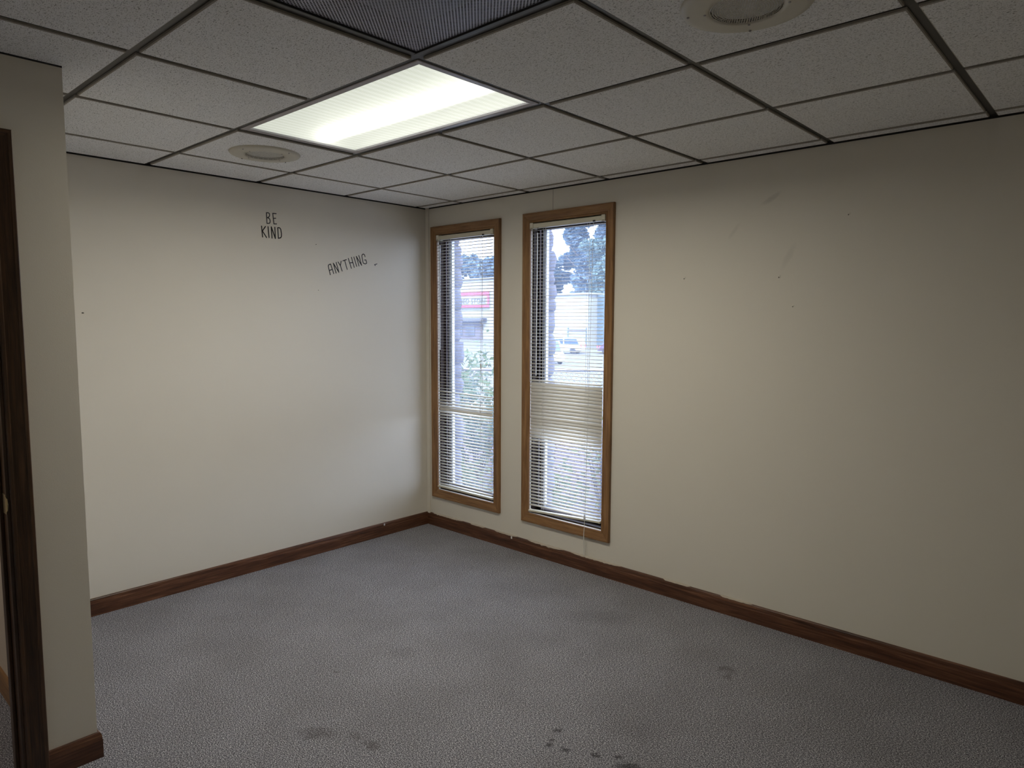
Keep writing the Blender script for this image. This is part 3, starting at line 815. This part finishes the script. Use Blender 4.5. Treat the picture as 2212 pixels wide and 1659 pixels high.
def leaves(name, mat, cloud, n, size, parent, rnd, squash=.45):
    vs = []; fs = []
    for i in range(n):
        p = cloud(rnd); s = size*rnd.uniform(.6, 1.3)
        a = Vector((rnd.gauss(0, 1), rnd.gauss(0, 1), rnd.gauss(0, .6))).normalized()
        b = a.cross(Vector((rnd.gauss(0, 1), rnd.gauss(0, 1), rnd.gauss(0, 1)))).normalized()
        c = a.cross(b)*(.12*s); k = len(vs)
        vs += [p-a*s, p+b*s*squash+c, p+a*s, p-b*s*squash+c]; fs.append((k, k+1, k+2)); fs.append((k, k+2, k+3))
    o = link(name, mesh(name, vs, fs), mat, parent); o['kind'] = 'stuff'; return o

def shrub(x, y, h, r, n, size, mat, label, seed, z0=-.45):
    root = empty('shrub', (x, y, z0)); tag(root, label, 'shrub', 'planting outside the windows'); rnd = random.Random(seed)
    mb = MB(); tips = []
    for k in range(9):
        a = rnd.uniform(0, 6.28); d = rnd.uniform(.2, .95)*r
        t = Vector((d*math.cos(a), d*math.sin(a), h*rnd.uniform(.6, 1.0))); tips.append(t)
        mb.tube([(0, 0, 0), t*.5+Vector((0, 0, .1*h)), t], [.012, .008, .003], 5)
    mb.build('stems', M_bark, root)
    def cloud(q):
        t = q.choice(tips); f = q.random()**.5
        return t*(.25+.75*f) + Vector((q.gauss(0, .16*r), q.gauss(0, .16*r), q.gauss(0, .09*h)))
    leaves('leaves', mat, cloud, n, size, root, rnd)
shrub(-1.95, 2.45, 1.50, .75, 1500, .050, M_leaf, 'dense green shrub seen through the corner window', 1)
shrub(-4.9, 4.6, 1.55, .85, 1100, .06, M_leaf, 'green shrub behind the dense one, corner window', 2)
shrub(-.05, 2.35, 1.45, .40, 170, .045, M_leaf2, 'thin leggy yellow green plant, seen through the half closed blind', 3)
shrub(-.55, 3.3, .90, .60, 900, .045, M_leaf, 'low green shrub low in the window with the half closed blind', 4)
shrub(-.15, 1.45, .60, .55, 520, .04, M_leaf2, 'low leafy clump nearest the sill of the half shaded window', 5)
shrub(-1.15, 1.55, .55, .55, 520, .04, M_leaf2, 'low leafy clump nearest the sill of the corner window', 6)
rl = random.Random(9)
lt = leaves('leaf_litter', M_litter, lambda q: Vector((q.uniform(-4.5, 1.2), q.uniform(.3, 5.5), -.44+q.uniform(0, .05))), 3500, .035, None, rl)
tag(lt, 'dry fallen leaves over the planting bed', 'leaf litter')

# chain link fence
fe = empty('chain_link_fence', (-2.2, 4.5, -.47)); tag(fe, 'low galvanised chain link fence seen through the half closed blind', 'fence')
fa, fb = Vector((-4.6, 2.60, 0)), Vector((.9, 6.9, 0)); fd = (fb-fa); fl_ = fd.length; fd.normalize()
def fp(s, z): p = fa+fd*s; return (p.x+2.2, p.y-4.5, z+.47)
MB().tube([fp(0, .83), fp(fl_, .83)], .021, 8).build('top_rail', M_galv, fe)
for s in (.2, 2.6, 5.0, fl_-.1): MB().tube([fp(s, -.47), fp(s, .86)], .024, 8).build('post', M_galv, fe)
mb = MB(); st_ = .072; zt, zb = .82, -.40; hh = zt-zb
s = -hh
while s < fl_:
    for sg in (1, -1):
        a, b = (s, s+hh) if sg > 0 else (s+hh, s)
        za, zc = zb, zt
        if min(a, b) >= 0 and max(a, b) <= fl_: mb.tube([fp(a, za), fp(b, zc)], .0022, 3)
    s += st_
wm = mb.build('wire_mesh', M_galv, fe); wm['kind'] = 'stuff'

# vehicles
def car(label, loc, rz, L, W, Ht, prof, glass, paint, tail=True):
    root = empty('car', loc, rz); tag(root, label, 'car', 'cars parked across the street')
    b = prism([(p[0]*L, p[1]*Ht) for p in prof], lambda u, v, t: (u, t, v), -W/2, W/2).build('body', paint, root, bevel=.06)
    for sgn in (-1, 1):
        for g in glass:
            m = MB(); y0 = sgn*(W/2-.02); y1 = sgn*(W/2+.012)
            vs = [(p[0]*L, y0, p[1]*Ht) for p in g] + [(p[0]*L, y1, p[1]*Ht) for p in g]; k = len(g)
            m.add(vs, [tuple(range(k)), tuple(range(2*k-1, k-1, -1))]+[(i, (i+1) % k, k+(i+1) % k, k+i) for i in range(k)]).build('side_window', M_carglass, root)
        for wx in (-.31, .31):
            wlm = MB().lathe([(0, .11), (.20, .11), (.33, .09), (.33, -.09), (.20, -.11), (0, -.11)], n=20)
            wlm.v = [(wx*L+p[0], sgn*(W/2-.08)+p[2], .33+p[1]) for p in wlm.v]; wlm.build('wheel', M_tyre, root)
        if tail:
            MB().box(-L/2-.02, -L/2+.05, sgn*(W/2-.2)-.12, sgn*(W/2-.2)+.12, Ht*.42, Ht*.60).build('tail_lamp', M_tail, root)
    # windscreens follow the slope between the two named profile edges
    for (i0, i1) in ((3, 4), (5, 6)):
        p, q = Vector((prof[i0][0]*L, 0, prof[i0][1]*Ht)), Vector((prof[i1][0]*L, 0, prof[i1][1]*Ht))
        d = (q-p); nn = Vector((-d.z, 0, d.x)).normalized()
        if nn.z < 0: nn = -nn
        a, c = p+d*.08, p+d*.92
        vs = [(a+nn*k+Vector((0, yy, 0))) for k in (-.02, .02) for yy in (-W*.42, W*.42)] + [(c+nn*k+Vector((0, yy, 0))) for k in (-.02, .02) for yy in (-W*.42, W*.42)]
        MB().add(vs, [(0, 1, 3, 2), (4, 6, 7, 5), (0, 4, 5, 1), (2, 3, 7, 6), (0, 2, 6, 4), (1, 5, 7, 3)]).build('windscreen', M_carglass, root)
    return root
SUV = [(-.5, .20), (.5, .20), (.5, .50), (.28, .60), (.14, .98), (-.44, 1.0), (-.49, .60)]
SUVG = [[(.24, .62), (.13, .92), (-.08, .94), (-.08, .62)], [(-.11, .62), (-.11, .94), (-.40, .94), (-.45, .62)]]
SED = [(-.5, .22), (.5, .22), (.5, .52), (.22, .62), (.06, .98), (-.26, 1.0), (-.40, .66)]
SEDG = [[(.17, .65), (.06, .92), (-.08, .93), (-.08, .65)], [(-.10, .65), (-.10, .93), (-.24, .93), (-.34, .65)]]
VAN = [(-.5, .16), (.5, .16), (.5, .42), (.42, .50), (.26, .98), (-.49, 1.0), (-.5, .60)]
VANG = [[(.36, .52), (.25, .88), (.08, .88), (.08, .52)]]
car('white sport utility car across the street', (-41.6, 54.2, -1.9), math.radians(200), 4.6, 1.85, 1.65, SUV, SUVG, M_carw)
car('plum coloured car at the far right of the parking lot', (-36.6, 57.6, -1.9), math.radians(25), 4.6, 1.8, 1.45, SED, SEDG, M_card)
car('tall white van with a blue windscreen near the fence', (-32.0, 39.5, -1.9), math.radians(-30), 5.0, 1.95, 1.9, VAN, VANG, M_carw, False)

# buildings
gb = empty('building', (-53.6, 74, -1.9)); tag(gb, 'white sided garage with a roll up door behind the cars', 'building')
def BX(root, name, mat, x0, x1, y0, y1, z0, z1, **k):
    l = root.location; return MB().box(x0-l.x, x1-l.x, y0-l.y, y1-l.y, z0-l.z, z1-l.z).build(name, mat, root, **k)
BX(gb, 'wall', M_bwhite, -59.5, -50.6, 71, 79, -1.9, 5.0)
BX(gb, 'side_wing', M_teal, -50.6, -47.9, 73, 79, -1.9, 5.0)
BX(gb, 'roof', M_bwhite, -59.8, -50.4, 70.8, 79.2, 5.0, 5.25)
dd = BX(gb, 'roll_up_door', M_bwhite, -53.8, -50.95, 70.93, 71.02, -1.9, .42)
for k in range(5): MB().box(-.2, 2.65, -3.09, -3.06, .40+k*.45, .43+k*.45).build('door_slat', M_teal, dd, )
BX(gb, 'door_frame', M_teal, -54.0, -53.82, 70.9, 71.05, -1.9, .6); BX(gb, 'door_frame', M_teal, -50.93, -50.8, 70.9, 71.05, -1.9, .6)
BX(gb, 'door_header', M_brick, -53.8, -50.95, 70.88, 71.02, .12, .42)
for a in (-53.6, -52.3): BX(gb, 'door_light', M_clip, a, a+.7, 70.86, 70.95, -1.15, -1.0)

sb = empty('building', (-84, 88, -1.9)); tag(sb, 'white storefront with a red banded sign seen through the corner window', 'building')
BX(sb, 'wall', M_bwhite, -100, -77, 84, 86, -1.9, 8.7)
BX(sb, 'roof', M_bwhite, -100.4, -76.6, 83.8, 86.4, 8.7, 9.0)
sg = BX(sb, 'sign', M_bwhite, -95, -81.3, 83.7, 84.02, 3.82, 6.67)
BX(sb, 'storefront', M_brick, -98, -83.2, 83.8, 84.02, -1.9, 1.9)
BX(sb, 'awning', M_glassd, -98, -82.2, 82.6, 84.02, 1.35, 1.95)
for k in range(4): BX(sb, 'shop_window', M_glassd, -97+k*3.2, -94.6+k*3.2, 83.72, 83.82, -1.3, .6)
for (a, b, c, d) in ((-95, -81.3, 5.85, 6.67), (-95, -81.3, 3.82, 4.35), (-81.8, -81.3, 4.35, 5.85), (-95, -94.5, 4.35, 5.85)):
    BX(sb, 'sign_band', M_red, a, b, 83.62, 83.72, c, d)
fc_ = bpy.data.curves.new('sign_lettering', 'FONT'); fc_.body = 'VIDEO STORE'; fc_.size = 1.22; fc_.space_character = 1.08; fc_.extrude = .03; fc_.align_x = 'RIGHT'; fc_.shear = .15
tmp_ = bpy.data.objects.new('sign_lettering', fc_); COL.objects.link(tmp_); bpy.context.view_layer.update()
me_ = bpy.data.meshes.new_from_object(tmp_.evaluated_get(bpy.context.evaluated_depsgraph_get())); bpy.data.objects.remove(tmp_, do_unlink=True)
me_.materials.clear(); fo = link('sign_lettering', me_, M_signtxt)
fo.parent = sb; fo.location = (-82.1+84, 83.66-88, 4.55+1.9); fo.rotation_euler = (math.pi/2, 0, 0)

# trees
def tree(x, y, h, r, n, size, mat, label, seed, base=.25):
    root = empty('tree', (x, y, -1.9)); tag(root, label, 'tree', 'trees across the street'); rnd = random.Random(seed)
    mb = MB(); mb.tube([(0, 0, 0), (.1, .1, h*.35), (0, 0, h*.75)], [.35, .26, .1], 8)
    for k in range(6):
        a = k*1.05+rnd.random(); mb.tube([(0, 0, h*(.25+.07*k)), (r*.6*math.cos(a), r*.6*math.sin(a), h*(.42+.07*k))], [.14, .04], 6)
    mb.build('trunk', M_bark, root)
    cl = []
    for k in range(26):
        a = rnd.uniform(0, 6.28); zz = rnd.uniform(base, 1.0); wd = r*math.sin(math.pi*min(1, .18+.80*(1-abs(zz-.5)*1.1)))*rnd.uniform(.3, 1)
        cl.append((Vector((wd*math.cos(a), wd*math.sin(a), h*zz)), r*rnd.uniform(.22, .42)))
    def cloud(q):
        c, rr = q.choice(cl); d = Vector((q.gauss(0, 1), q.gauss(0, 1), q.gauss(0, 1))).normalized()
        return c+d*rr*(q.random()**.4)
    leaves('foliage', mat, cloud, n, size, root, rnd, .6)
tree(-66.5, 92, 23, 6.2, 15000, .50, M_tree, 'tall haze tinted tree behind the white garage', 21, .12)
tree(-75.0, 93, 14, 4.2, 8000, .45, M_tree, 'tree showing past the stone, left of the tall one', 24, .12)
tree(-57.8, 84, 15.5, 3.6, 8000, .42, M_tree2, 'lighter green tree in front of the tall one', 22)
tree(-44.0, 72, 9, 2.6, 2400, .34, M_tree2, 'small tree beside the blue grey wing of the garage', 23)
tree(-121, 112, 18, 6.5, 9000, .6, M_tree, 'hazy tree above the storefront roof, next to the stone edge', 25)
tree(-107.5, 112, 16, 5.5, 9000, .6, M_tree, 'hazy tree above the storefront roof, next to the window frame', 26)
